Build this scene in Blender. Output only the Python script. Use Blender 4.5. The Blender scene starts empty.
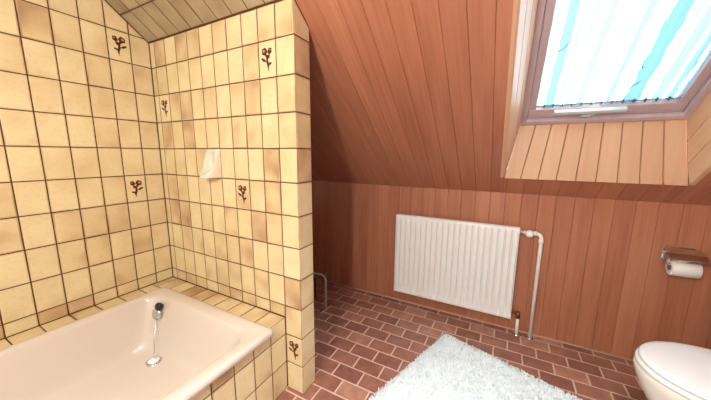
import bpy, bmesh, math, random
from mathutils import Vector, Matrix
random.seed(7)
scn = bpy.context.scene
col = scn.collection

# ------------------------------------------------------------------ dimensions (metres)
SL = 0.77                       # rise of the roof slope per metre
Z0 = 1.785                      # height of the slope at y = 0
YC = 1.1009                     # knee wall
ZK = Z0 - SL*YC
TW, TH = 0.0997, 0.15           # wall tile
LP, PT = 1.0426, 0.1026         # partition length and thickness
XR, YF = 3.05, -2.20            # right wall, wall behind the camera
ZC = 2.30                       # flat ceiling
YZ = (Z0-ZC)/SL                 # where the slope meets the flat ceiling
CS = math.sqrt(1+SL*SL)
def slope_z(y, off=0.0): return Z0 - SL*y + off

# ------------------------------------------------------------------ helpers
def srgb(r, g, b):
    f = lambda c: c/12.92 if c <= .04045 else ((c+.055)/1.055)**2.4
    return (f(r/255), f(g/255), f(b/255), 1)

class MB:
    """collects geometry for ONE mesh"""
    def __init__(self): self.v=[]; self.f=[]; self.m=[]; self.t=[]; self.s=[]
    def add(self, vs, fs, mat=0, tone=.5, smooth=False):
        b=len(self.v); self.v += [tuple(p) for p in vs]
        for f in fs:
            self.f.append([b+i for i in f]); self.m.append(mat); self.t.append(tone); self.s.append(smooth)
    def box(self, lo, hi, mat=0, tone=.5, c=0.0):
        if c <= 0:
            x0,y0,z0=lo; x1,y1,z1=hi
            vs=[(x0,y0,z0),(x1,y0,z0),(x1,y1,z0),(x0,y1,z0),(x0,y0,z1),(x1,y0,z1),(x1,y1,z1),(x0,y1,z1)]
            self.add(vs,[(0,3,2,1),(4,5,6,7),(0,1,5,4),(1,2,6,5),(2,3,7,6),(3,0,4,7)],mat,tone)
        else:
            bm=bmesh.new(); bmesh.ops.create_cube(bm,size=1)
            for v in bm.verts:
                v.co=Vector([(lo[i]+hi[i])/2+v.co[i]*(hi[i]-lo[i]) for i in range(3)])
            bmesh.ops.bevel(bm,geom=bm.edges[:],offset=c,segments=3,affect='EDGES',profile=.5)
            self.bm(bm,mat,tone,True)
    def bm(self, bm, mat=0, tone=.5, smooth=False):
        bm.verts.index_update()
        self.add([v.co[:] for v in bm.verts],[[v.index for v in f.verts] for f in bm.faces],mat,tone,smooth); bm.free()
    def loft(self, rings, mat=0, tone=.5, cap0=True, cap1=True, closed=True, smooth=True):
        n=len(rings[0]); b=len(self.v); vs=[p for r in rings for p in r]; fs=[]
        for i in range(len(rings)-1):
            for j in range(n if closed else n-1):
                k=(j+1)%n; fs.append((i*n+j,i*n+k,(i+1)*n+k,(i+1)*n+j))
        self.add(vs,fs,mat,tone,smooth)
        for on,i in ((cap0,0),(cap1,len(rings)-1)):
            if on:
                self.f.append([b+i*n+j for j in range(n)]); self.m.append(mat); self.t.append(tone); self.s.append(False)
    def tube(self, pts, r, n=12, mat=0, tone=.5):
        pts=[Vector(p) for p in pts]; rings=[]; up=None
        for i,p in enumerate(pts):
            d=((pts[min(i+1,len(pts)-1)]-p).normalized()+(p-pts[max(i-1,0)]).normalized())
            d.normalize()
            if up is None:
                up=Vector((0,0,1)) if abs(d.z)<.9 else Vector((0,1,0))
            a=d.cross(up); a.normalize(); up=a.cross(d); up.normalize()
            rr=r(i) if callable(r) else r
            rings.append([p+(a*math.cos(2*math.pi*k/n)+up*math.sin(2*math.pi*k/n))*rr for k in range(n)])
        self.loft(rings,mat,tone)
    def lathe(self, base, axis, prof, n=24, mat=0, tone=.5):
        """prof = [(radius, height)] around axis through base"""
        ax=Vector(axis).normalized(); a=ax.orthogonal().normalized(); b=ax.cross(a); base=Vector(base)
        self.loft([[base+ax*h+(a*math.cos(2*math.pi*k/n)+b*math.sin(2*math.pi*k/n))*max(r,1e-4) for k in range(n)] for r,h in prof],mat,tone)
    def build(self, name, mats, parent=None, M=None, fix=True):
        me=bpy.data.meshes.new(name); me.from_pydata(self.v,[],self.f)
        if not isinstance(mats,(list,tuple)): mats=[mats]
        for m in mats: me.materials.append(m)
        me.polygons.foreach_set('material_index',self.m); me.polygons.foreach_set('use_smooth',self.s)
        a=me.attributes.new('tone','FLOAT','FACE'); a.data.foreach_set('value',self.t)
        if fix:
            bm=bmesh.new(); bm.from_mesh(me); bmesh.ops.recalc_face_normals(bm,faces=bm.faces[:]); bm.to_mesh(me); bm.free()
        me.update(); o=bpy.data.objects.new(name,me); col.objects.link(o)
        if M is not None: o.matrix_world=M
        if parent is not None: o.parent=parent
        return o

def thing(name, label, cat, loc=(0,0,0), rz=0, group=None):
    o=bpy.data.objects.new(name,None); col.objects.link(o); o.empty_display_size=.1
    o.location=loc; o.rotation_euler=(0,0,rz); return tag(o,label,cat,group)
def tag(o,label,cat,group=None):
    o['label']=label; o['category']=cat
    if group: o['group']=group
    return o
def struct(o,label=None):
    o['kind']='structure'
    if label: o['label']=label
    return o
def frame(o,u,v,n):
    M=Matrix.Identity(4)
    for i,c in enumerate((u,v,n)):
        for j in range(3): M[j][i]=c[j]
    for j in range(3): M[j][3]=o[j]
    return M

# ------------------------------------------------------------------ materials
def mat(name):
    m=bpy.data.materials.new(name); m.use_nodes=True
    nt=m.node_tree; b=nt.nodes['Principled BSDF']; return m,nt,b
def nd(nt,t,**k):
    n=nt.nodes.new(t)
    for a,v in k.items(): setattr(n,a,v)
    return n
def ramp(nt,src,stops):
    r=nd(nt,'ShaderNodeValToRGB'); e=r.color_ramp.elements
    while len(e)<len(stops): e.new(.5)
    for i,(p,c) in enumerate(stops): e[i].position=p; e[i].color=c
    nt.links.new(src,r.inputs[0]); return r.outputs[0]
def noise(nt,scale,detail=3,vec=(1,1,1),rough=.5,offset=None):
    tc=nd(nt,'ShaderNodeTexCoord'); mp=nd(nt,'ShaderNodeMapping'); mp.inputs['Scale'].default_value=vec
    nt.links.new(tc.outputs['Object'],mp.inputs[0])
    if offset is not None: nt.links.new(offset,mp.inputs['Location'])
    n=nd(nt,'ShaderNodeTexNoise'); n.inputs['Scale'].default_value=scale; n.inputs['Detail'].default_value=detail; n.inputs['Roughness'].default_value=rough
    nt.links.new(mp.outputs[0],n.inputs['Vector']); return n.outputs[0]
def tone_node(nt):
    a=nd(nt,'ShaderNodeAttribute'); a.attribute_name='tone'; return a.outputs['Fac']
def math_n(nt,op,a,b,clamp=False):
    n=nd(nt,'ShaderNodeMath',operation=op); n.use_clamp=clamp
    for i,x in enumerate((a,b)):
        if isinstance(x,(int,float)): n.inputs[i].default_value=x
        else: nt.links.new(x,n.inputs[i])
    return n.outputs[0]
def mixc(nt,f,a,b,bt='MIX'):
    n=nd(nt,'ShaderNodeMix',data_type='RGBA',blend_type=bt)
    for i,x in ((0,f),(6,a),(7,b)):
        if isinstance(x,(int,float)): n.inputs[i].default_value=x
        elif isinstance(x,tuple): n.inputs[i].default_value=x
        else: nt.links.new(x,n.inputs[i])
    return n.outputs[2]
def bump(nt,b,h,strength=.2,dist=.002):
    n=nd(nt,'ShaderNodeBump'); n.inputs['Strength'].default_value=strength; n.inputs['Distance'].default_value=dist
    nt.links.new(h,n.inputs['Height']); nt.links.new(n.outputs[0],b.inputs['Normal'])
def plain(name,c,rough=.5,metal=0,spec=.5,var=0.04,coat=0):
    m,nt,b=mat(name)
    n=noise(nt,9,3); d=tuple(max(0,x*(1-var*3)) for x in c[:3])+(1,)
    nt.links.new(mixc(nt,n,d,c),b.inputs['Base Color'])
    b.inputs['Roughness'].default_value=rough; b.inputs['Metallic'].default_value=metal
    b.inputs['Specular IOR Level'].default_value=spec; b.inputs['Coat Weight'].default_value=coat
    return m

# cream glazed wall tile, each tile fired a little differently
def tile_mat(name,cols):
    m,nt,b=mat(name)
    t=tone_node(nt); cmb=nd(nt,'ShaderNodeCombineXYZ'); nt.links.new(math_n(nt,'MULTIPLY',t,53.0),cmb.inputs[0])
    n1=noise(nt,7,1,offset=cmb.outputs[0]); n2=noise(nt,60,4,(1,1,1))
    mixv=math_n(nt,'ADD',math_n(nt,'MULTIPLY',t,.75),math_n(nt,'MULTIPLY',math_n(nt,'SUBTRACT',n1,.47),1.5),True)
    c=ramp(nt,mixv,[(p,srgb(*q)) for p,q in zip((0,.45,.75,1),cols)])
    c=mixc(nt,math_n(nt,'MULTIPLY',math_n(nt,'SUBTRACT',n2,.5),.5,True),c,srgb(150,105,70))
    nt.links.new(c,b.inputs['Base Color']); b.inputs['Roughness'].default_value=.3; b.inputs['Specular IOR Level'].default_value=.35
    bump(nt,b,n2,.12,.001); return m
m_tile=tile_mat('cream_glazed_tile',[(224,206,164),(212,190,147),(192,163,124),(170,136,102)])
m_tile_shaded=tile_mat('shade_toned_tile',[(172,156,128),(158,140,112),(140,118,92),(122,98,76)])  # ceiling copy of the cream tile, the slope's shade put into its colours
m_grout=plain('brown_grout',srgb(92,56,28),.9,var=.08)
m_motif=plain('brown_flower_print',srgb(82,22,20),.35,var=.1)
m_motif2=plain('pink_flower_print',srgb(196,150,130),.35,var=.1)

def wood(name,stops,rough=.38):
    m,nt,b=mat(name)
    t=tone_node(nt); cmb=nd(nt,'ShaderNodeCombineXYZ')
    nt.links.new(math_n(nt,'MULTIPLY',t,37.0),cmb.inputs[0]); nt.links.new(math_n(nt,'MULTIPLY',t,11.0),cmb.inputs[1])
    g=noise(nt,1,5,(55,2.2,10),.6,cmb.outputs[0]); g2=noise(nt,1,2,(9,.9,3),.5,cmb.outputs[0])
    f=math_n(nt,'ADD',math_n(nt,'ADD',math_n(nt,'MULTIPLY',g,.45),math_n(nt,'MULTIPLY',g2,.42)),math_n(nt,'MULTIPLY',t,.30),True)
    nt.links.new(ramp(nt,f,stops),b.inputs['Base Color'])
    b.inputs['Roughness'].default_value=rough; b.inputs['Specular IOR Level'].default_value=.4
    bump(nt,b,g,.08,.001); return m
m_wood=wood('red_brown_varnished_planks',[(.28,srgb(142,87,67)),(.5,srgb(170,109,83)),(.72,srgb(191,129,98)),(1,srgb(207,149,115))])
m_woodgap=plain('dark_groove_wood',srgb(120,62,48),.7)
m_pale=wood('pale_pine_planks',[(.25,srgb(192,150,118)),(.55,srgb(208,166,134)),(.85,srgb(220,182,150)),(1,srgb(228,192,164))],.4)
m_framewood=wood('dark_window_wood',[(.2,srgb(176,156,162)),(.6,srgb(190,172,178)),(1,srgb(204,188,192))],.35)

# terracotta floor tile
m_floor,nt,b=mat('terracotta_floor_tile')
t=tone_node(nt); n1=noise(nt,16,3); n2=noise(nt,120,3)
f=math_n(nt,'ADD',math_n(nt,'MULTIPLY',t,.6),math_n(nt,'MULTIPLY',math_n(nt,'SUBTRACT',n1,.35),.75),True)
c=ramp(nt,f,[(0,srgb(116,76,64)),(.3,srgb(146,98,82)),(.6,srgb(166,117,98)),(.85,srgb(188,144,120)),(1,srgb(204,170,140))])
nt.links.new(c,b.inputs['Base Color']); b.inputs['Roughness'].default_value=.3; b.inputs['Specular IOR Level'].default_value=.45
bump(nt,b,n2,.15,.001)
m_fgrout=plain('pale_floor_grout',srgb(220,186,168),.9,var=.08)

m_enamel=plain('cream_enamel',srgb(212,199,188),.12,spec=.5,var=.01,coat=.3)
m_white=plain('white_lacquer',srgb(246,246,246),.3,var=.01)
m_ceramic=plain('white_ceramic',srgb(222,210,192),.12,var=.01,coat=.3)
m_bowl=plain('cream_ceramic',srgb(226,219,208),.15,var=.01,coat=.3)
m_lid=plain('white_plastic',srgb(240,242,242),.25,var=.01)
m_chrome=plain('chrome',srgb(215,215,215),.12,metal=1,var=.02)
m_black=plain('black_plastic',srgb(22,22,26),.35)
m_brass=plain('dull_brass',srgb(150,110,80),.35,metal=1)
m_paper=plain('toilet_paper',srgb(244,243,240),.9,var=.01)
m_dark=plain('dark_fabric',srgb(46,26,32),.8)
m_plaster=plain('white_plaster',srgb(222,226,230),.9,var=.02)
m_brown=plain('brown_wood_wall',srgb(140,84,64),.6)
m_mat=plain('pale_blue_cotton',srgb(244,250,252),1.0,spec=.1,var=.05)
m_seal=plain('pale_sealant',srgb(205,165,148),.6)
m_greyplast=plain('pale_grey_metal',srgb(200,212,216),.3,var=.02)

# window glass: mostly lets light straight through
m_glass=bpy.data.materials.new('clear_glass'); m_glass.use_nodes=True; nt=m_glass.node_tree; nt.nodes.remove(nt.nodes['Principled BSDF'])
tr=nd(nt,'ShaderNodeBsdfTransparent'); gl=nd(nt,'ShaderNodeBsdfGlossy'); gl.inputs['Roughness'].default_value=.03
mx=nd(nt,'ShaderNodeMixShader'); mx.inputs[0].default_value=.06
nt.links.new(tr.outputs[0],mx.inputs[1]); nt.links.new(gl.outputs[0],mx.inputs[2]); nt.links.new(mx.outputs[0],nt.nodes['Material Output'].inputs[0])

# sheer curtain: white cloth with woven pale blue stripes (stripe number kept per face in 'tone')
m_cloth=bpy.data.materials.new('sheer_striped_cloth'); m_cloth.use_nodes=True; nt=m_cloth.node_tree; nt.nodes.remove(nt.nodes['Principled BSDF'])
t=tone_node(nt); w=noise(nt,40,3,(1,.25,1))
cc=ramp(nt,t,[(0,srgb(250,252,252)),(.25,srgb(122,136,138)),(.45,srgb(92,104,106)),(1,srgb(64,88,94))])
df=nd(nt,'ShaderNodeBsdfDiffuse'); tl=nd(nt,'ShaderNodeBsdfTranslucent')
nt.links.new(cc,df.inputs[0]); nt.links.new(cc,tl.inputs[0])
mx=nd(nt,'ShaderNodeMixShader'); mx.inputs[0].default_value=.8
nt.links.new(df.outputs[0],mx.inputs[1]); nt.links.new(tl.outputs[0],mx.inputs[2]); nt.links.new(mx.outputs[0],nt.nodes['Material Output'].inputs[0])
m_twig=plain('grey_twig_print',srgb(70,96,110),.9)

# ------------------------------------------------------------------ tiling
def clip(poly,a,bq,cq):
    """keep a*x+b*y<=c"""
    out=[]
    for i,p in enumerate(poly):
        q=poly[(i+1)%len(poly)]; dp=a*p[0]+bq*p[1]-cq; dq=a*q[0]+bq*q[1]-cq
        if dp<=0: out.append(p)
        if dp*dq<0:
            s=dp/(dp-dq); out.append((p[0]+s*(q[0]-p[0]),p[1]+s*(q[1]-p[1])))
    return out
def inset(poly,d):
    n=len(poly); res=[]
    for i in range(n):
        p0,p1,p2=poly[i-1],poly[i],poly[(i+1)%n]
        def ln(p,q):
            dx,dy=q[0]-p[0],q[1]-p[1]; l=math.hypot(dx,dy)
            if l<1e-7: return None
            nx,ny=-dy/l,dx/l; return nx,ny,nx*p[0]+ny*p[1]+d
        A,B=ln(p0,p1),ln(p1,p2)
        if A is None or B is None: return None
        det=A[0]*B[1]-A[1]*B[0]
        if abs(det)<1e-6: return None
        res.append(((A[2]*B[1]-A[1]*B[2])/det,(A[0]*B[2]-A[2]*B[0])/det))
    return res
def area(p): return .5*sum(p[i][0]*p[(i+1)%len(p)][1]-p[(i+1)%len(p)][0]*p[i][1] for i in range(len(p)))
def tile(mb,poly,mat=1,tone=.5,gap=.0052,cham=.0042,th=.0018,edge=.24):
    if len(poly)<3: return
    if area(poly)<0: poly=poly[::-1]
    q=[poly[0]]
    for p in poly[1:]:
        if math.hypot(p[0]-q[-1][0],p[1]-q[-1][1])>1e-4: q.append(p)
    if math.hypot(q[0][0]-q[-1][0],q[0][1]-q[-1][1])<1e-4: q.pop()
    if len(q)<3 or area(q)<2e-4: return
    o=inset(q,gap/2); i=inset(q,gap/2+cham)
    if not o or not i or area(i)<5e-5: return
    n=len(q); vs=[(x,y,-th) for x,y in o]+[(x,y,-.0009) for x,y in o]+[(x,y,0) for x,y in i]
    fs=[]
    for k in range(n):
        j=(k+1)%n; fs+= [(k,j,n+j,n+k),(n+k,n+j,2*n+j,2*n+k)]
    mb.add(vs,fs,mat,min(1.2,tone+edge)); mb.add(vs[2*n:],[tuple(range(n))],mat,tone)
def rtone():
    r=random.random(); return random.random()*.55 if r<.8 else .5+random.random()*.4
def grid(a0,a1,step,phase):
    k=math.ceil((a0-phase)/step-1e-6); r=[a0]
    while phase+k*step<a1-1e-4:
        x=phase+k*step
        if x>a0+1e-4: r.append(x)
        k+=1
    return r+[a1]
def tile_field(mb,us,vs,clips=(),skip=None,**k):
    for i in range(len(us)-1):
        for j in range(len(vs)-1):
            p=[(us[i],vs[j]),(us[i+1],vs[j]),(us[i+1],vs[j+1]),(us[i],vs[j+1])]
            if skip and skip((us[i]+us[i+1])/2,(vs[j]+vs[j+1])/2): continue
            for c in clips: p=clip(p,*c)
            if len(p)>2: tile(mb,p,tone=rtone(),**k)
G=.0018
def motif(parent,M,u,v):
    """printed spray of two flowers, centre (u, v) on the face of matrix M"""
    mb=MB(); z=.0006
    def blob(cx,cy,rx,ry,n=12,rot=0,k=0,w=.12):
        pts=[]
        for i in range(n):
            a=2*math.pi*i/n; r=1+w*math.cos(5*a+k); x,y=rx*r*math.cos(a),ry*r*math.sin(a)
            pts.append((u+cx+x*math.cos(rot)-y*math.sin(rot),v+cy+x*math.sin(rot)+y*math.cos(rot),z))
        return pts
    def put(pts,mi=0,dz=0):
        n=len(pts); top=[(p[0],p[1],p[2]+dz) for p in pts]; bot=[(p[0],p[1],-.0004) for p in pts]
        mb.add(top+bot,[tuple(range(n))]+[(i,(i+1)%n,n+(i+1)%n,n+i) for i in range(n)],mi)
    put(blob(-.014,.032,.0155,.015,15)); put(blob(-.017,.034,.0065,.006,10,0,1),1,.0003)
    put(blob(.016,.031,.011,.014,15,-.5)); put(blob(.019,.035,.003,.004,8),1,.0003)
    put(blob(.005,.009,.012,.008,12,.5)); put(blob(-.006,.017,.006,.006,10))
    put(blob(-.020,-.001,.015,.0055,12,-.5,0,.05)); put(blob(.015,-.019,.011,.005,12,.35,0,.05))
    put([(u-.002,v+.012,z),(u-.006,v-.008,z),(u+.001,v-.028,z),(u+.006,v-.050,z),(u+.011,v-.024,z),(u+.006,v-.008,z),(u+.004,v+.010,z)])
    mb.build('flower_motif',[m_motif,m_motif2],parent,None)

# wall_left: the tiled wall along the bathtub (x = 0), local u = -y, v = z
mb=MB(); mb.box((-PT+.001,-.05,-.1),(-YF,ZC+.2,-G),0)
us=grid(0,-YF,TW,.0945); vs=[.388]+[k*TH for k in range(3,15)]+[ZC]
tile_field(mb,us,vs,clips=[(-SL,1,Z0),(0,1,ZC)])
tile_field(mb,[1.79]+us[-4:],[0,.15,.30,.388])
M_A=frame((0,0,0),(0,-1,0),(0,0,1),(1,0,0))
wl=struct(mb.build('wall_left',[m_grout,m_tile],None,M_A,fix=False),'cream tiled wall along the bathtub')
motif(wl,M_A,.0945+.5*TW,1.725); motif(wl,M_A,.0945+.5*TW,.975)

# wall_partition: tiled half wall at the foot of the bathtub; local u = x, v = z, n = -y
mb=MB()
pz=lambda y: slope_z(y)-.001
core=[(0,G,0),(LP-G,G,0),(LP-G,PT-G,0),(0,PT-G,0),(0,G,pz(G)),(LP-G,G,pz(G)),(LP-G,PT-G,pz(PT-G)),(0,PT-G,pz(PT-G))]
mb.add([(x,z,-y) for x,y,z in core],[(0,1,2,3),(4,7,6,5),(0,4,5,1),(1,5,6,2),(2,6,7,3),(3,7,4,0)],0)
xs=grid(0,LP,TW,LP); vz=grid(0,Z0,TH,0)
tile_field(mb,xs[:-1],[.388]+[z for z in vz if z>.4]); tile_field(mb,xs[-2:],vz)
# end face and back face, transformed into the same local frame
def put_face(us,vs,clips,fn):
    t2=MB(); tile_field(t2,us,vs,clips); mb.add([fn(*p) for p in t2.v],t2.f,1)
    for k in range(len(t2.f)): mb.t[-len(t2.f)+k]=t2.t[k]
put_face([0,PT],vz,[(SL,1,Z0)],lambda a,b_,n:(LP+n,b_,-a))
M_B=frame((0,0,0),(1,0,0),(0,0,1),(0,-1,0))
wp=struct(mb.build('wall_partition',[m_grout,m_tile],None,M_B,fix=False),'cream tiled partition at the end of the bathtub')
for (u,v) in ((LP-1.5*TW,1.575),(.0456+.5*TW,1.425),(LP-3.5*TW,.975),(LP-.5*TW,.225)): motif(wp,M_B,u,v)

# ceiling_tiled: the tiled slope over the bathtub; local u = x, v = up the slope
mb=MB(); L=-YZ*CS
mb.box((0,-.08,-.06),(LP,L,-G),0)
tile_field(mb,grid(0,LP,TW,LP),grid(0,L,.1525,.156))
nrm=Vector((0,-SL,-1)).normalized(); vup=Vector((0,-1,SL)).normalized()
M_S=frame((0,0,Z0),(1,0,0),vup,nrm)
# (u, v, n) is left handed here: mirror is avoided by flipping u
M_ST=frame((LP,0,Z0),(-1,0,0),vup,nrm)
o=struct(mb.build('ceiling_tiled',[m_grout,m_tile_shaded],None,M_ST,fix=False),'tiled roof slope above the bathtub')

# ------------------------------------------------------------------ planks
PW,PX=.0903,1.49
def plank(mb,x0,x1,y0,y1,tone,g=.0004,c=.0018,d=.002,th=.012,mat=0,sides=True):
    """board with V edges; face at z = 0, runs along y"""
    pr=[(x0+g,-th),(x0+g,-d),(x0+g+c,0),(x1-g-c,0),(x1-g,-d),(x1-g,-th)]
    n=len(pr); vs=[(x,y0,z) for x,z in pr]+[(x,y1,z) for x,z in pr]
    fs=[(i,i+1,n+i+1,n+i) for i in range(n-1)]+[tuple(range(n))[::-1],tuple(range(n,2*n))]
    mb.add(vs,fs,mat,tone)
def ptone(): return random.uniform(.32,.70)
# knee wall (wall_back): local x = world x, y = z, n = -y
mb=MB(); mb.box((-.1,-.05,-.1),(XR+.1,ZK,-.010),1)
xs=grid(0,XR,PW,PX)
for i in range(len(xs)-1): plank(mb,xs[i],xs[i+1],0,ZK-.001,ptone())
M_C=frame((0,YC,0),(1,0,0),(0,0,1),(0,-1,0))
struct(mb.build('wall_back',[m_wood,m_woodgap],None,M_C),'red brown planked knee wall behind the radiator')
# side wall behind the partition
mb=MB(); mb.box((PT,-.05,-.1),(YC,ZK,-.010),1)
for a0,a1 in zip(grid(PT,YC,PW,PT)[:-1],grid(PT,YC,PW,PT)[1:]): plank(mb,a0,a1,0,slope_z(a1)-.002,ptone())
struct(mb.build('wall_alcove',[m_wood,m_woodgap],None,frame((0,0,0),(0,1,0),(0,0,1),(1,0,0))),'planked side wall behind the partition')

# the sloping plank ceiling with the skylight opening
WX0,WX1,WY0,WY1=1.830,2.607,.958,-.35
sv=lambda y:-y*CS                       # world y -> distance up the slope
mb=MB()
def slab(x0,x1,y0,y1): mb.box((x0,sv(y0),-.035),(x1,sv(y1),-.010),1)
slab(LP,WX0,YC,YZ); slab(WX1,XR,YC,YZ); slab(WX0,WX1,YC,WY0); slab(WX0,WX1,WY1,YZ); slab(0,LP,YC,-.03); slab(0,XR,YC+.12,YC)
xs=sorted(set(grid(0,XR,PW,PX)+[LP,WX0,WX1])); q=[xs[0]]
for x in xs[1:]:
    if x-q[-1]>.012 or x in (LP,WX0,WX1): q.append(x)
for x0,x1 in zip(q[:-1],q[1:]):
    t=ptone(); xm=(x0+x1)/2
    if xm<LP: plank(mb,x0,x1,sv(YC),sv(PT-.002),t)
    elif WX0<xm<WX1:
        plank(mb,x0,x1,sv(YC),sv(WY0),t); plank(mb,x0,x1,sv(WY1),sv(YZ),t)
    else: plank(mb,x0,x1,sv(YC),sv(YZ),t)
M_S2=frame((0,0,Z0),(1,0,0),vup,nrm)
# keep the frame right handed: use v down the slope
M_S2=frame((0,0,Z0),(1,0,0),-vup,nrm)
mb.v=[(x,-y,z) for x,y,z in mb.v]
struct(mb.build('ceiling',[m_wood,m_woodgap],None,M_S2),'red brown planked roof slope around the skylight')

# rest of the room shell (behind the camera)
mb=MB(); mb.box((-.1,YF-.1,ZC),(XR+.1,YZ+.05,ZC+.08)); struct(mb.build('ceiling_flat',m_plaster),'flat ceiling behind the viewer')
mb=MB(); mb.box((-.1,YF-.1,-.05),(XR+.1,YF,ZC)); struct(mb.build('wall_front',m_plaster),'wall behind the viewer')
mb=MB()
mb.add([(XR,YF,0),(XR,YC,0),(XR,YC,ZK),(XR,YZ,ZC),(XR,YF,ZC)]+[(XR+.1,YF,0),(XR+.1,YC,0),(XR+.1,YC,ZK),(XR+.1,YZ,ZC),(XR+.1,YF,ZC)],
       [(0,1,2,3,4),(9,8,7,6,5)]+[(i,5+i,5+(i+1)%5,(i+1)%5) for i in range(5)])
struct(mb.build('wall_right',m_brown),'wall behind the toilet')

# floor: terracotta tiles in running bond
mb=MB(); mb.box((-.1,YF-.1,-.08),(XR+.1,YC+.05,-.0018),0)
FW,FH=.153,.0966
r=0; ytop=1.045
rows=[(ytop,YC,-1)]
y=ytop; k=0
while y>YF: rows.append((max(y-FH,YF),y,k)); y-=FH; k+=1
for y0,y1,k in rows:
    xs=grid(0,XR,FW,2.165+(.5*FW if k%2 else 0))
    for x0,x1 in zip(xs[:-1],xs[1:]):
        if x1-x0<.01: continue
        if x1<.93 and y1<-.02 and y0>-1.8: continue
        r=random.random(); tile(mb,[(x0,y0),(x1,y0),(x1,y1),(x0,y1)],1,.12+.55*random.random() if r<.88 else .8+.2*random.random(),gap=.0085,cham=.002,th=.0018,edge=0)
struct(mb.build('floor',[m_fgrout,m_floor],None,None),'red brown terracotta tile floor')
mb=MB(); mb.tube([(0.02,YC-.004,.003),(XR-.02,YC-.004,.003)],.006,8); struct(mb.build('trim_1',m_seal),'pale sealant line along the foot of the knee wall')

# ------------------------------------------------------------------ skylight
win=bpy.data.objects.new('window_1',None); col.objects.link(win); struct(win,'roof window in the plank slope')
OFF=.31
XA,XB=1.893,2.556                       # frame outer edges
def sp(x,y,off): return (x,y,slope_z(y,off))
YW0=.960; YW1=WY1+OFF/SL-.005              # lower and upper end of the frame
# reveal linings: lower (vertical boards), upper (level), left and right (boards along the slope, splayed)
mb=MB()
nb=9
for i in range(nb):
    a0,a1=i/nb,(i+1)/nb
    g=.004
    lo0=WX0+(WX1-WX0)*a0; lo1=WX0+(WX1-WX0)*a1; hi0=XA+(XB-XA)*a0; hi1=XA+(XB-XA)*a1
    zb,zt=slope_z(WY0)-.006,slope_z(YW0,OFF)+.01
    fr=[(lo0+g,WY0,zb),(lo1-g,WY0,zb),(hi1-g,YW0,zt),(hi0+g,YW0,zt)]
    ou=[(lo0+.001,WY0+.005,zb),(lo1-.001,WY0+.005,zb),(hi1-.001,YW0+.005,zt),(hi0+.001,YW0+.005,zt)]
    bk=[(x,y_+.012,z) for x,y_,z in ou]
    mb.add(fr+ou+bk,[(0,1,2,3),(0,4,5,1),(1,5,6,2),(2,6,7,3),(3,7,4,0),(4,8,9,5),(5,9,10,6),(6,10,11,7),(7,11,8,4),(8,11,10,9)],0,ptone())
zb,zt=slope_z(WY0),slope_z(YW0,OFF)+.01
mb.box((WX0-.03,WY0+.014,zb),(WX1+.03,WY0+.03,zt),1)
# wood grain of these boards runs up: build in a frame whose y is up
M=frame((0,0,0),(1,0,0),(0,0,1),(0,-1,0)); Mi=M.inverted()
mb.v=[tuple(Mi@Vector(p)) for p in mb.v]
lo=mb.build('window_lining',[m_pale,m_woodgap],win,M); lo['label']='pale vertical boards under the skylight'
def side_lining(x_in,x_out,sgn):
    mb=MB(); nbd=3
    for i in range(nbd):
        o0,o1=OFF*i/nbd-.004,OFF*(i+1)/nbd-.004
        f=lambda o: x_in+(x_out-x_in)*max(o,0)/OFF
        g=.0045
        A=[]
        for (o,dx) in ((o0+.001,.006*sgn),(o0+g,0),(o1-g,0),(o1-.001,.006*sgn)):
            xx=f(o)+dx
            ylow=WY0; yup=WY1+max(o,0)/SL
            A.append(((xx,ylow,slope_z(ylow,o)),(xx,yup,slope_z(yup,o))))
        B=[tuple((p[0]+.014*sgn,p[1],p[2]) for p in s) for s in (A[0],A[-1])]
        S=A+[B[1],B[0]]
        n=len(S); vs=[s[0] for s in S]+[s[1] for s in S]
        mb.add(vs,[(k,(k+1)%n,n+(k+1)%n,n+k) for k in range(n)]+[tuple(range(n))[::-1],tuple(range(n,2*n))],0,ptone())
    M=frame((0,0,Z0),(0,nrm[1],nrm[2]),vup,Vector((0,nrm[1],nrm[2])).cross(vup)); Mi=M.inverted()
    mb.v=[tuple(Mi@Vector(p)) for p in mb.v]
    mb.build('window_lining',[m_pale],win,M)
side_lining(WX0,XA,-1); side_lining(WX1,XB,1)
mb=MB(); zu=slope_z(WY1)
mb.box((WX0-.02,WY1-.0,zu),(WX1+.02,WY1+OFF/SL+.02,zu+.014)); mb.build('window_lining',m_pale,win)
# outer frame and sash, local u = x, v = up the slope from the lower end, n = into the room
Lw=(YW0-YW1)*CS
MW=frame(sp(0,YW0,OFF),(-1,0,0),vup,nrm)  # right handed: (-x) x vup = nrm?
if MW.to_3x3().determinant()<0: MW=frame(sp(0,YW0,OFF),(1,0,0),vup,nrm)
sx=MW[0][0]
def ring(mb,x0,x1,v0,v1,w,wb,n0,n1,c=.003):
    X=lambda a:sx*a
    def bx(a0,a1,b0,b1,tn):
        mb.box((min(X(a0),X(a1)),b0,n0),(max(X(a0),X(a1)),b1,n1),0,tn,c)
    bx(x0,x0+w,v0+wb,v1-w,.3); bx(x1-w,x1,v0+wb,v1-w,.35); bx(x0,x1,v0,v0+wb,.6); bx(x0,x1,v1-w,v1,.4)
mb=MB(); ring(mb,XA-.01,XB+.01,0,Lw,.032,.030,-.05,.012); mb.build('window_frame',m_framewood,win,MW)
mb=MB(); ring(mb,XA+.024,XB-.024,.032,Lw-.032,.034,.060,-.055,-.008); mb.build('window_sash',m_framewood,win,MW)
mb=MB(); mb.box((min(sx*(XA+.03),sx*(XB-.03)),.06,-.052),(max(sx*(XA+.03),sx*(XB-.03)),Lw-.05,-.046)); mb.build('glass_pane',m_glass,win,MW)
mb=MB(); a,b_=sx*2.035,sx*2.325
mb.box((min(a,b_),.066,-.010),(max(a,b_),.088,.012),0,.5,.004); mb.build('ventilation_bar',m_greyplast,win,MW)
mb=MB(); xc=2.185
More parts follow.
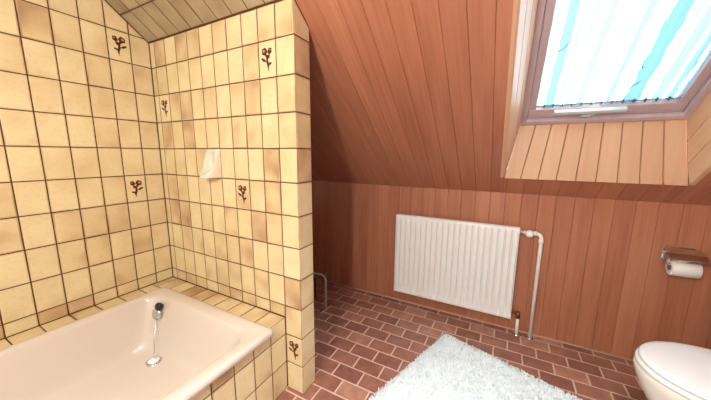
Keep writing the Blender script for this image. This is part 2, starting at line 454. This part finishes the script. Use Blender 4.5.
mb.box((sx*xc-.026,.036,-.009),(sx*xc+.026,.056,-.002),0,.5,.003)
mb.lathe((sx*xc,.046,-.004),(0,0,1),[(.012,0),(.012,.010),(.008,.014),(0.0001,.014)],16)
mb.tube([(sx*xc,.046,.006),(sx*(xc-.012),.05,.010),(sx*(xc-.03),.054,.011)],.005,8)
mb.build('window_latch',m_greyplast,win,MW)
# curtain hung below the glass
cur=thing('skylight_curtain','sheer white curtain with pale blue stripes stretched under the roof window','curtain')
mb=MB(); x0,x1=XA+.034,XB-.034; N=220; NV=60
v0,v1=.088,Lw-.05
stripes=[(.03,.02,.4),(.135,.05,.85),(.205,.014,.5),(.265,.02,.5),(.345,.034,.6),(.40,.01,.4),(.46,.012,.4),(.535,.03,.7),(.59,.012,.45),(.68,.07,1),(.765,.02,.5),(.825,.045,.7),(.90,.03,.9),(.965,.04,.95)]
# stripes given from the left edge
def stone(a,v):
    best=.04
    for c_,w_,s_ in stripes:
        cc_=c_+.025*(v-v0)
        d=abs(a-cc_)/(w_*.62*(1+.10*math.sin(v*37+c_*60)+.05*math.sin(v*91+c_*23)))
        if d<1: best=max(best,s_)
        elif d<1.6: best=max(best,.22)
    return best
vs=[];fs=[];tn=[]
for j in range(NV+1):
    v=v0+(v1-v0)*j/NV
    for i in range(N+1):
        a=i/N; n=-.030+.004*math.sin(a*2*math.pi*14+.6*math.sin(v*3))+.002*math.sin(a*61+v*2)
        hem=0
        vs.append((sx*(x0+(x1-x0)*a),v,n))
for j in range(NV):
    for i in range(N):
        b0=j*(N+1)+i; mb.add([vs[b0],vs[b0+1],vs[b0+N+2],vs[b0+N+1]],[(0,1,2,3)],0,max(stone((i+.5)/N,v0+(v1-v0)*(j+.5)/NV),.6 if j<1 else 0),True)
cl=mb.build('cloth',m_cloth,cur,MW,fix=False)
bm=bmesh.new(); bm.from_mesh(cl.data); bmesh.ops.remove_doubles(bm,verts=bm.verts[:],dist=1e-5); bm.to_mesh(cl.data); bm.free()
mb=MB()
mb.tube([(sx*(x0-.004),v0+.018,-.022),(sx*(x1+.004),v0+.018,-.022)],.0022,8)
for i in range(15):
    xx=x0+(x1-x0)*(i+.5)/15
    mb.box((sx*xx-.003,v0+.008,-.026),(sx*xx+.003,v0+.026,-.0195),0,.5)
mb.build('curtain_wire',m_twig,cur,MW)
def twig(pts):
    mb=MB(); mb.tube([(sx*(x0+(x1-x0)*a),v,-.0225) for a,v in pts],.0016,6); o=mb.build('twig_print',m_twig,cur,MW)
twig([(.215,.20),(.235,.21),(.25,.24),(.24,.27)]); twig([(.19,.16),(.22,.165),(.25,.16)]); twig([(.205,.23),(.23,.235),(.26,.23)])
twig([(.30,.17),(.285,.20),(.30,.24)]); twig([(.62,.15),(.64,.19),(.68,.22)]); twig([(.64,.30),(.65,.29)])
twig([(.10,.42),(.14,.43),(.18,.47)]); twig([(.44,.46),(.47,.50)]); twig([(.56,.21),(.59,.20)])

# ------------------------------------------------------------------ bathtub and its tiled surround
ZL=.388; YT1=-1.80
mb=MB(); xa=LP-TW                       # apron face
mb.box((.0,YT1,0),(.10,-.001,ZL-G),0); mb.box((.101,-.10,0),(xa-G,-.001,ZL-G),0); mb.box((xa-.05,YT1,0),(xa-G,-.101,.362),0)
# ledge tiles (local = world, z up)
t2=MB()
xs=grid(0,xa,TW,LP)
LD=.122
for x0,x1 in zip(xs[:-1],xs[1:]): tile(t2,[(x0,-LD),(x1,-LD),(x1,0),(x0,0)],1,rtone()+.2)
ys=grid(LD,-YT1,TW,.0945)
for y0,y1 in zip(ys[:-1],ys[1:]): tile(t2,[(0,-y1),(LD,-y1),(LD,-y0),(0,-y0)],1,rtone())
mb.add([(x,y,z+ZL) for x,y,z in t2.v],t2.f,1); mb.t[-len(t2.t):]=t2.t
t3=MB()
tile_field(t3,grid(0,-YT1,TW,.0995),[0,.15,.30,ZL],)
mb.add([(xa+n,-u,v) for u,v,n in t3.v],t3.f,1); mb.t[-len(t3.t):]=t3.t
struct(mb.build('tub_surround',[m_grout,m_tile],None,None),'tiled apron and ledge that hold the bathtub')

tub=thing('bathtub','cream enamelled bathtub set in the tiled surround','bathtub',(.53,-.95,0))
T=lambda x,y,z:(x-.53,y+.95,z)
def rrect(x0,x1,y0,y1,r,z,n=10):
    pts=[]
    for cx,cy,a0 in ((x1-r,y1-r,0),(x0+r,y1-r,90),(x0+r,y0+r,180),(x1-r,y0+r,270)):
        for i in range(n+1):
            a=math.radians(a0+90*i/n); pts.append(T(cx+r*math.cos(a),cy+r*math.sin(a),z))
    return pts
X0,X1,Y0,Y1=.112,.978,YT1+.01,-.110
ZR=.402
rings=[rrect(X0+.004,X1-.004,Y0+.004,Y1-.004,.016,ZR-.030),rrect(X0,X1,Y0,Y1,.018,ZR-.022),rrect(X0,X1,Y0,Y1,.018,ZR-.010),rrect(X0+.003,X1-.003,Y0+.003,Y1-.003,.017,ZR-.003),rrect(X0+.010,X1-.010,Y0+.010,Y1-.010,.014,ZR),
 rrect(X0+.022,X1-.024,Y0+.03,Y1-.022,.02,ZR-.001),
 rrect(.146,.922,Y0+.05,-.172,.10,ZR-.003),rrect(.153,.912,Y0+.06,-.180,.10,ZR-.010),rrect(.158,.906,Y0+.07,-.186,.10,ZR-.024),
 rrect(.170,.890,Y0+.10,-.200,.11,.33),rrect(.183,.875,Y0+.15,-.222,.115,.25),rrect(.194,.862,Y0+.19,-.240,.12,.19),rrect(.203,.852,Y0+.21,-.254,.12,.162),rrect(.216,.84,Y0+.225,-.268,.115,.148),rrect(.24,.815,Y0+.25,-.29,.10,.142),rrect(.35,.70,Y0+.4,-.40,.06,.139)]
mb=MB(); mb.loft(rings,cap0=False,cap1=True); mb.build('tub_shell',m_enamel,tub)
def tilt(p,ax): return p
# overflow on the far inner wall
ov=MB(); axis=Vector((.15,-1,.18)).normalized(); ob=Vector(T(.236,-.2235,.318))
ov.lathe(ob,axis,[(.031,-.006),(.032,.003),(.029,.008),(.02,.010),(.0001,.010)],24)
for k in range(6):
    a=k*math.pi/3; u=axis.orthogonal().normalized(); w=axis.cross(u)
    ov.lathe(ob+axis*.0095+(u*math.cos(a)+w*math.sin(a))*.010,axis,[(.003,0),(.003,.0015),(.0001,.0015)],8)
o=ov.build('overflow_plate',m_chrome,tub); o['label']='round chrome overflow plate'
kb=MB(); kbp=ob+Vector((.010,.012,.040))
kb.lathe(kbp,axis,[(.012,-.012),(.021,.0),(.022,.008),(.018,.014),(.0001,.016)],20); o=kb.build('overflow_knob',m_black,tub); o['label']='black knob above the overflow plate'
dr=MB(); db=Vector(T(.352,-.314,.1405))
dr.lathe(db,(0,0,1),[(.036,0),(.036,.003),(.030,.005),(.028,.002),(.0001,.002)],28); o=dr.build('drain_ring',m_chrome,tub); o['label']='chrome drain ring'
pg=MB(); pg.lathe(db,(0,0,1),[(.025,.002),(.026,.008),(.02,.011),(.006,.012),(.005,.02),(.0001,.021)],24); pg.build('drain_plug',m_lid,tub)
ch=MB(); p0=ob+axis*.012+Vector((0,0,-.018)); p1=db+Vector((0,0,.02))
pts=[]
for i in range(17):
    s=i/16; p=p0.lerp(p1,s); p.z-= .06*math.sin(math.pi*s)*(1-s)*.6; p.x+=.004*math.sin(s*9); pts.append(p)
ch.tube(pts,.0025,6); o=ch.build('plug_chain',m_chrome,tub); o['label']='thin chrome plug chain'

# ------------------------------------------------------------------ soap dish
sd=thing('soap_dish','white ceramic soap dish set into the tiled partition above the bathtub','soap dish',(.4944,0,1.05))
mb=MB(); nx,nz=34,40; W,H=.0985,.149
g=[]
for j in range(nz+1):
    row=[]
    for i in range(nx+1):
        u=-W/2+W*i/nx; v=H*j/nz
        e=min(u+W/2,W/2-u,v,H-v); h=.010*min(1,(e/.004))**.5
        rim=.008+.074*(1-v/H)**.9*max(0,1-(abs(u)/(W*.5))**2.6)**.5
        ex,ez=u/.041,(v-.080)/.062; r=(abs(ex)**2.4+abs(ez)**2.4)**(1/2.4)
        hh=rim if r>=1 else -.002+(rim+.002)*r**3
        hh*=min(1,.25+e/.0035)
        if e<=1e-6: hh=-.0035
        h=1
        row.append((u,-hh,v))
    g.append(row)
vs=[p for r in g for p in r]; fs=[(j*(nx+1)+i,j*(nx+1)+i+1,(j+1)*(nx+1)+i+1,(j+1)*(nx+1)+i) for j in range(nz) for i in range(nx)]
mb.add(vs,fs,0,.5,True); mb.build('dish',m_ceramic,sd,None,fix=False)

# ------------------------------------------------------------------ radiator
rad=thing('radiator','white ribbed panel radiator on the red planked knee wall','radiator',(1.538,1.06,0))
R=lambda x,y,z:(x-1.538,y-1.06,z)
rx0,rx1,rz0,rz1,ry=1.131,1.946,.108,.722,1.028
mb=MB(); NR=21; sub=20; rows=[]
zs=[rz0,rz0+.004,rz0+.016,rz0+.03,rz0+.05]+[rz0+.05+(rz1-rz0-.1)*k/4 for k in range(1,4)]+[rz1-.05,rz1-.03,rz1-.018,rz1-.004,rz1]
for z in zs:
    e=min(z-rz0,rz1-z); env=0 if e<.012 else min(1,(e-.012)/.03)
    row=[]
    for i in range(NR*sub+1):
        x=rx0+(rx1-rx0)*i/(NR*sub); ph=(i%sub)/sub
        gq=abs(ph-0) if ph<.5 else 1-ph
        gr=1-min(1,gq/.22); gr=gr*gr*(3-2*gr)
        edge=.004 if e<1e-6 else 0
        row.append(R(x,ry+.026*gr*env+(.004 if 0<env else .004)*1+edge-.004,z))
    rows.append(row)
n=len(rows[0]); vs=[p for r in rows for p in r]
mb.add(vs,[(j*n+i,j*n+i+1,(j+1)*n+i+1,(j+1)*n+i) for j in range(len(rows)-1) for i in range(n-1)],0,.5,True)
mb.build('front_panel',m_white,rad,None,fix=False)
mb=MB(); mb.box(R(rx0+.004,1.060,rz0+.004),R(rx1-.004,1.069,rz1-.012),0,.5,.003); mb.build('rear_panel',m_white,rad)
for xx in (rx0,rx1-.003):
    mb=MB(); mb.box(R(xx,ry+.001,rz0+.002),R(xx+.003,1.070,rz1),0,.5); mb.build('side_panel',m_white,rad)
mb=MB(); mb.box(R(rx0,ry+.004,rz1-.004),R(rx1,ry+.011,rz1+.004)); mb.box(R(rx0,1.064,rz1-.004),R(rx1,1.071,rz1+.004))
for k in range(64):
    xx=rx0+(rx1-rx0)*k/63; mb.box(R(xx-.0022,ry+.011,rz1-.001),R(xx+.0022,1.064,rz1+.003))
mb.build('top_grille',m_white,rad)
for xx in (1.25,1.83):
    mb=MB(); mb.box(R(xx,1.066,.2),R(xx+.03,YC-.001,.62)); mb.build('bracket',m_white,rad)
py=1.055
mb=MB()
pts=[R(1.966,py,.700),R(2.035,py,.700)]
for k in range(1,9):
    a=math.radians(90*k/8); pts.append(R(2.035+.03*math.sin(a),py,.700-.03*(1-math.cos(a))))
pts.append(R(2.065,py,.002)); mb.tube(pts,.0105,14)
mb.lathe(R(2.028,py,.700),(1,0,0),[(.014,-.008),(.0145,0),(.014,.010),(.011,.011)],14); mb.lathe(R(2.065,py,.655),(0,0,1),[(.011,-.014),(.014,-.013),(.014,.012),(.011,.013)],14)
mb.build('supply_pipe',m_white,rad)
mb=MB(); mb.lathe(R(1.944,py,.700),(1,0,0),[(.012,0),(.012,.006),(.015,.007),(.015,.018),(.010,.019),(.010,.03)],12); mb.build('valve_union',m_chrome,rad)
mb=MB(); mb.lathe(R(1.998,py+.002,.700),(0,-1,0),[(.013,0),(.018,.004),(.019,.012),(.021,.016),(.021,.034),(.018,.039),(.0001,.040)],20); mb.build('valve_knob',m_white,rad)
mb=MB(); mb.lathe(R(1.944,py,.150),(1,0,0),[(.008,0),(.008,.01),(.011,.011),(.011,.022),(.009,.024),(.009,.05)],12)
mb.lathe(R(1.987,py,.150),(0,-1,0),[(.011,-.012),(.012,.004),(.012,.016),(.009,.020),(.0001,.021)],12); mb.lathe(R(1.987,py,.150),(0,0,-1),[(.010,0),(.012,.02),(.012,.035),(.009,.036)],12)
o=mb.build('lockshield_valve',m_brass,rad); o['label']='dull metal return valve'
mb=MB(); mb.tube([R(1.987,py,.118),R(1.988,py,.06),R(1.989,py,.002)],.0095,12); mb.build('return_pipe',m_white,rad)
for xx in (1.989,2.065):
    mb=MB(); mb.lathe(R(xx,py,.0),(0,0,1),[(.026,.0005),(.026,.003),(.022,.007),(.012,.009),(.0108,.009)],20); mb.build('floor_rosette',m_chrome,rad)

# ------------------------------------------------------------------ toilet
toi=thing('toilet','white toilet with closed lid near the red planked wall','toilet',(2.592,.44,0))
K=lambda x,y,z:(x-2.58,y-.44,z)
def egg(xf,xb,hw,z,n=48,yc=.44,p=2.3):
    pts=[]; xm=xf+(xb-xf)*.52
    for i in range(n):
        a=2*math.pi*i/n; c_,s_=math.cos(a),math.sin(a)
        rx=(xb-xm) if c_>0 else (xm-xf); pw=p if c_>0 else 2.05
        x=xm+rx*math.copysign(abs(c_)**(2/pw),c_); y=yc+hw*math.copysign(abs(s_)**(2/pw),s_); pts.append(K(x,y,z))
    return pts
mb=MB()
mb.loft([egg(2.49,2.93,.115,.0015),egg(2.485,2.935,.118,.012),egg(2.49,2.93,.113,.04),egg(2.475,2.93,.115,.10),egg(2.43,2.93,.132,.17),egg(2.385,2.925,.158,.24),egg(2.355,2.90,.178,.30),egg(2.341,2.86,.188,.34),egg(2.337,2.85,.190,.364),egg(2.340,2.85,.188,.372),egg(2.40,2.81,.14,.372)])
o=mb.build('bowl',m_bowl,toi); o['label']='cream ceramic toilet bowl'
mb=MB(); mb.loft([egg(2.345,2.80,.184,.376),egg(2.340,2.803,.188,.380),egg(2.340,2.803,.188,.390),egg(2.345,2.80,.184,.394)]); mb.build('seat',m_lid,toi)
mb=MB(); mb.loft([egg(2.353,2.80,.180,.3965),egg(2.348,2.805,.185,.400),egg(2.347,2.806,.186,.406),egg(2.352,2.80,.182,.412),egg(2.37,2.785,.167,.4145),egg(2.45,2.72,.10,.416)]); mb.build('lid',m_lid,toi)
for yy in (.36,.52):
    mb=MB(); mb.lathe(K(2.822,yy,.372),(0,0,1),[(.012,0),(.012,.035),(.009,.04),(.0001,.041)],12); mb.build('hinge',m_lid,toi)
mb=MB(); mb.box(K(2.86,.25,.40),K(3.046,.63,.74),0,.5,.02); mb.build('cistern',m_ceramic,toi)
mb=MB(); mb.box(K(2.852,.242,.742),K(3.047,.638,.765),0,.5,.008); mb.lathe(K(2.95,.44,.765),(0,0,1),[(.022,0),(.022,.006),(.0001,.007)],16); mb.build('cistern_lid',m_ceramic,toi)

# ------------------------------------------------------------------ paper holder and roll
hx0,hx1=2.612,2.744
hol=thing('toilet_paper_holder','chrome toilet paper holder with curved cover on the planked wall','paper holder',(2.682,YC,.64))
Hh=lambda x,y,z:(x-2.682,y-YC,z-.64)
mb=MB(); mb.box(Hh(hx0,YC-.007,.632),Hh(hx1-.01,YC-.0005,.708),0,.5,.003); mb.build('back_plate',m_chrome,hol)
ry_,rz_=YC-.062,.624
sec=[]
for q in (0,.003):
    r_=[(YC-.006-(.112-q)*math.cos(math.radians(a)),.622+(.082-q)*math.sin(math.radians(a))) for a in range(90,18,-6)]
    sec+= r_ if q==0 else r_[::-1]
mb=MB(); mb.loft([[Hh(x,a,b_) for a,b_ in sec] for x in (hx0-.002,hx0,hx1+.004,hx1+.006)],smooth=False); mb.build('cover',m_chrome,hol)
mb=MB(); mb.tube([Hh(hx0+.006,YC-.006,.645),Hh(hx0+.006,YC-.03,.635),Hh(hx0+.006,ry_,rz_),Hh(hx1-.005,ry_,rz_)],.004,10); mb.build('spindle',m_chrome,hol)
roll=thing('toilet_paper_roll','white toilet paper roll hanging in the chrome holder','toilet paper',(2.680,ry_,rz_-.012))
mb=MB(); n=36; ro,ri=.043,.020; xa_,xb_=-.052,.052
def circ(x,r): return [(x,r*math.cos(2*math.pi*k/n),r*math.sin(2*math.pi*k/n)) for k in range(n)]
mb.loft([circ(xa_,ri),circ(xa_,ro-.002),circ(xa_+.002,ro),circ(xb_-.002,ro),circ(xb_,ro-.002),circ(xb_,ri)],cap0=False,cap1=False)
mb.build('paper',m_paper,roll)
mb=MB(); mb.loft([circ(xa_+.001,ri-.0015),circ(xb_-.001,ri-.0015)],cap0=False,cap1=False); mb.loft([circ(xa_+.001,ri-.0003),circ(xb_-.001,ri-.0003)],cap0=False,cap1=False)
mb.build('cardboard_core',plain('grey_cardboard',srgb(120,110,105),.9),roll)

# ------------------------------------------------------------------ bath mat
bmx=thing('bath_mat','pale blue white fluffy bath mat lying on the terracotta floor','bath mat',(1.576,.815,0),0)
e1=Vector((-.339,-.941)); e2=Vector((.941,-.339)); 
e2=Vector((.955,-.295)); e1=Vector((-.320,-.947))
LA,LB=1.25,.86
def mp(a,b_,z):
    p=e1*a+e2*b_; return (p.x,p.y,z)
mb=MB(); n1,n2=44,32; vs=[]
for i in range(n1+1):
    for j in range(n2+1):
        a=LA*i/n1; b_=LB*j/n2; e=min(a,LA-a,b_,LB-b_)
        z=.003+.012*min(1,(e/.02))**.5+random.uniform(-.0015,.0015)
        wob=.004*math.sin(a*31+b_*17) if e<1e-6 else 0
        vs.append(mp(a+wob,b_+wob,z if e>1e-6 else .001))
mb.add(vs,[(i*(n2+1)+j,i*(n2+1)+j+1,(i+1)*(n2+1)+j+1,(i+1)*(n2+1)+j) for i in range(n1) for j in range(n2)],0,.5,True)
mb.build('backing',m_mat,bmx)
mb=MB()
for k in range(30000):
    a=random.uniform(-.003,LA+.003); b_=random.uniform(-.003,LB+.003)
    if a>1.05: continue
    e=max(0,min(a,LA-a,b_,LB-b_)); zb=.002+.011*min(1,(e/.02))**.5
    an=random.uniform(0,6.283); w=.0028; l=random.uniform(.008,.015)
    dx,dy=math.cos(an)*w,math.sin(an)*w; lean=random.uniform(0,.008); la=random.uniform(0,6.283)
    p=mp(a,b_,zb)
    t=(p[0]+math.cos(la)*lean,p[1]+math.sin(la)*lean,p[2]+l)
    mb.v+= [(p[0]-dx,p[1]-dy,p[2]),(p[0]+dx,p[1]+dy,p[2]),(t[0]+dx*.7,t[1]+dy*.7,t[2]),(t[0]-dx*.7,t[1]-dy*.7,t[2])]
    q=len(mb.v); mb.f.append([q-4,q-3,q-2,q-1]); mb.m.append(0); mb.t.append(random.random()); mb.s.append(False)
o=mb.build('pile',m_mat,bmx,fix=False); o['kind']='stuff'

# ------------------------------------------------------------------ low chrome rack behind the partition
rk=thing('tube_rack','low chrome tube rack half hidden behind the tiled partition','rack',(.55,.71,0))
def hoop(name,y):
    mb=MB(); pts=[(.148,y,.001),(.148,y,.225)]
    for k in range(1,7):
        a=math.radians(90*k/6); pts.append((.148-.04*(1-math.cos(a)),y,.225+.04*math.sin(a)))
    pts+= [(-.11,y,.265)]
    for k in range(1,7):
        a=math.radians(90*k/6); pts.append((-.11-.04*math.sin(a),y,.265-.04*(1-math.cos(a))))
    pts.append((-.15,y,.001)); mb.tube(pts,.0075,10); mb.build(name,m_greyplast,rk)
hoop('tube_hoop',0)
mb=MB(); mb.tube([(.146,0,.250),(.149,0,.272),(.150,0,.292)],.0045,8); mb.build('peg',m_chrome,rk)
for xx in (.148,-.15):
    mb=MB(); mb.box((xx-.012,-.09,.0005),(xx+.012,.09,.008),0,.5,.003); mb.build('foot_bar',m_chrome,rk)
mb=MB(); mb.box((-.13,-.06,.02),(.02,.06,.2),0,.5,.012); o=mb.build('basket',m_dark,rk); o['label']='dark basket inside the rack'

# ------------------------------------------------------------------ light
w=bpy.data.worlds.new('sky'); scn.world=w; w.use_nodes=True
bg=w.node_tree.nodes['Background']; bg.inputs[0].default_value=(.80,.93,1.0,1); bg.inputs[1].default_value=11.0
def light(name,kind,loc,energy,colr,**k):
    l=bpy.data.lights.new(name,kind); l.energy=energy; l.color=colr
    for a,v in k.items(): setattr(l,a,v)
    o=bpy.data.objects.new(name,l); col.objects.link(o); o.location=loc; return o
light('wall_lamp','POINT',(1.52,-1.46,1.62),51,(1.0,.94,.82),shadow_soft_size=.05)
o=light('overhead_fill','AREA',(2.0,-.95,2.27),15,(.90,.95,1.0),shape='DISK',size=.4,spread=math.radians(90))  # added soft fill for floor, mat and toilet; no known ceiling lamp

# ------------------------------------------------------------------ camera
yaw,pitch,roll=.4877,.1635,.0077
F=Vector((-math.sin(yaw)*math.cos(pitch),math.cos(yaw)*math.cos(pitch),-math.sin(pitch)))
Rv=Vector((math.cos(yaw),math.sin(yaw),0)); U=Rv.cross(F)
R2=Rv*math.cos(roll)+U*math.sin(roll); U2=U*math.cos(roll)-Rv*math.sin(roll)
cam=bpy.data.cameras.new('camera'); co=bpy.data.objects.new('camera',cam); col.objects.link(co)
co.matrix_world=frame((1.8295,-.9487,1.1785),R2,U2,-F)
cam.sensor_width=36; cam.lens=279.3*36/711; cam.clip_start=.02
scn.camera=co
vs_=scn.view_settings; vs_.view_transform='Standard'; vs_.look='None'; vs_.gamma=1; vs_.use_curve_mapping=False; vs_.exposure=0.64
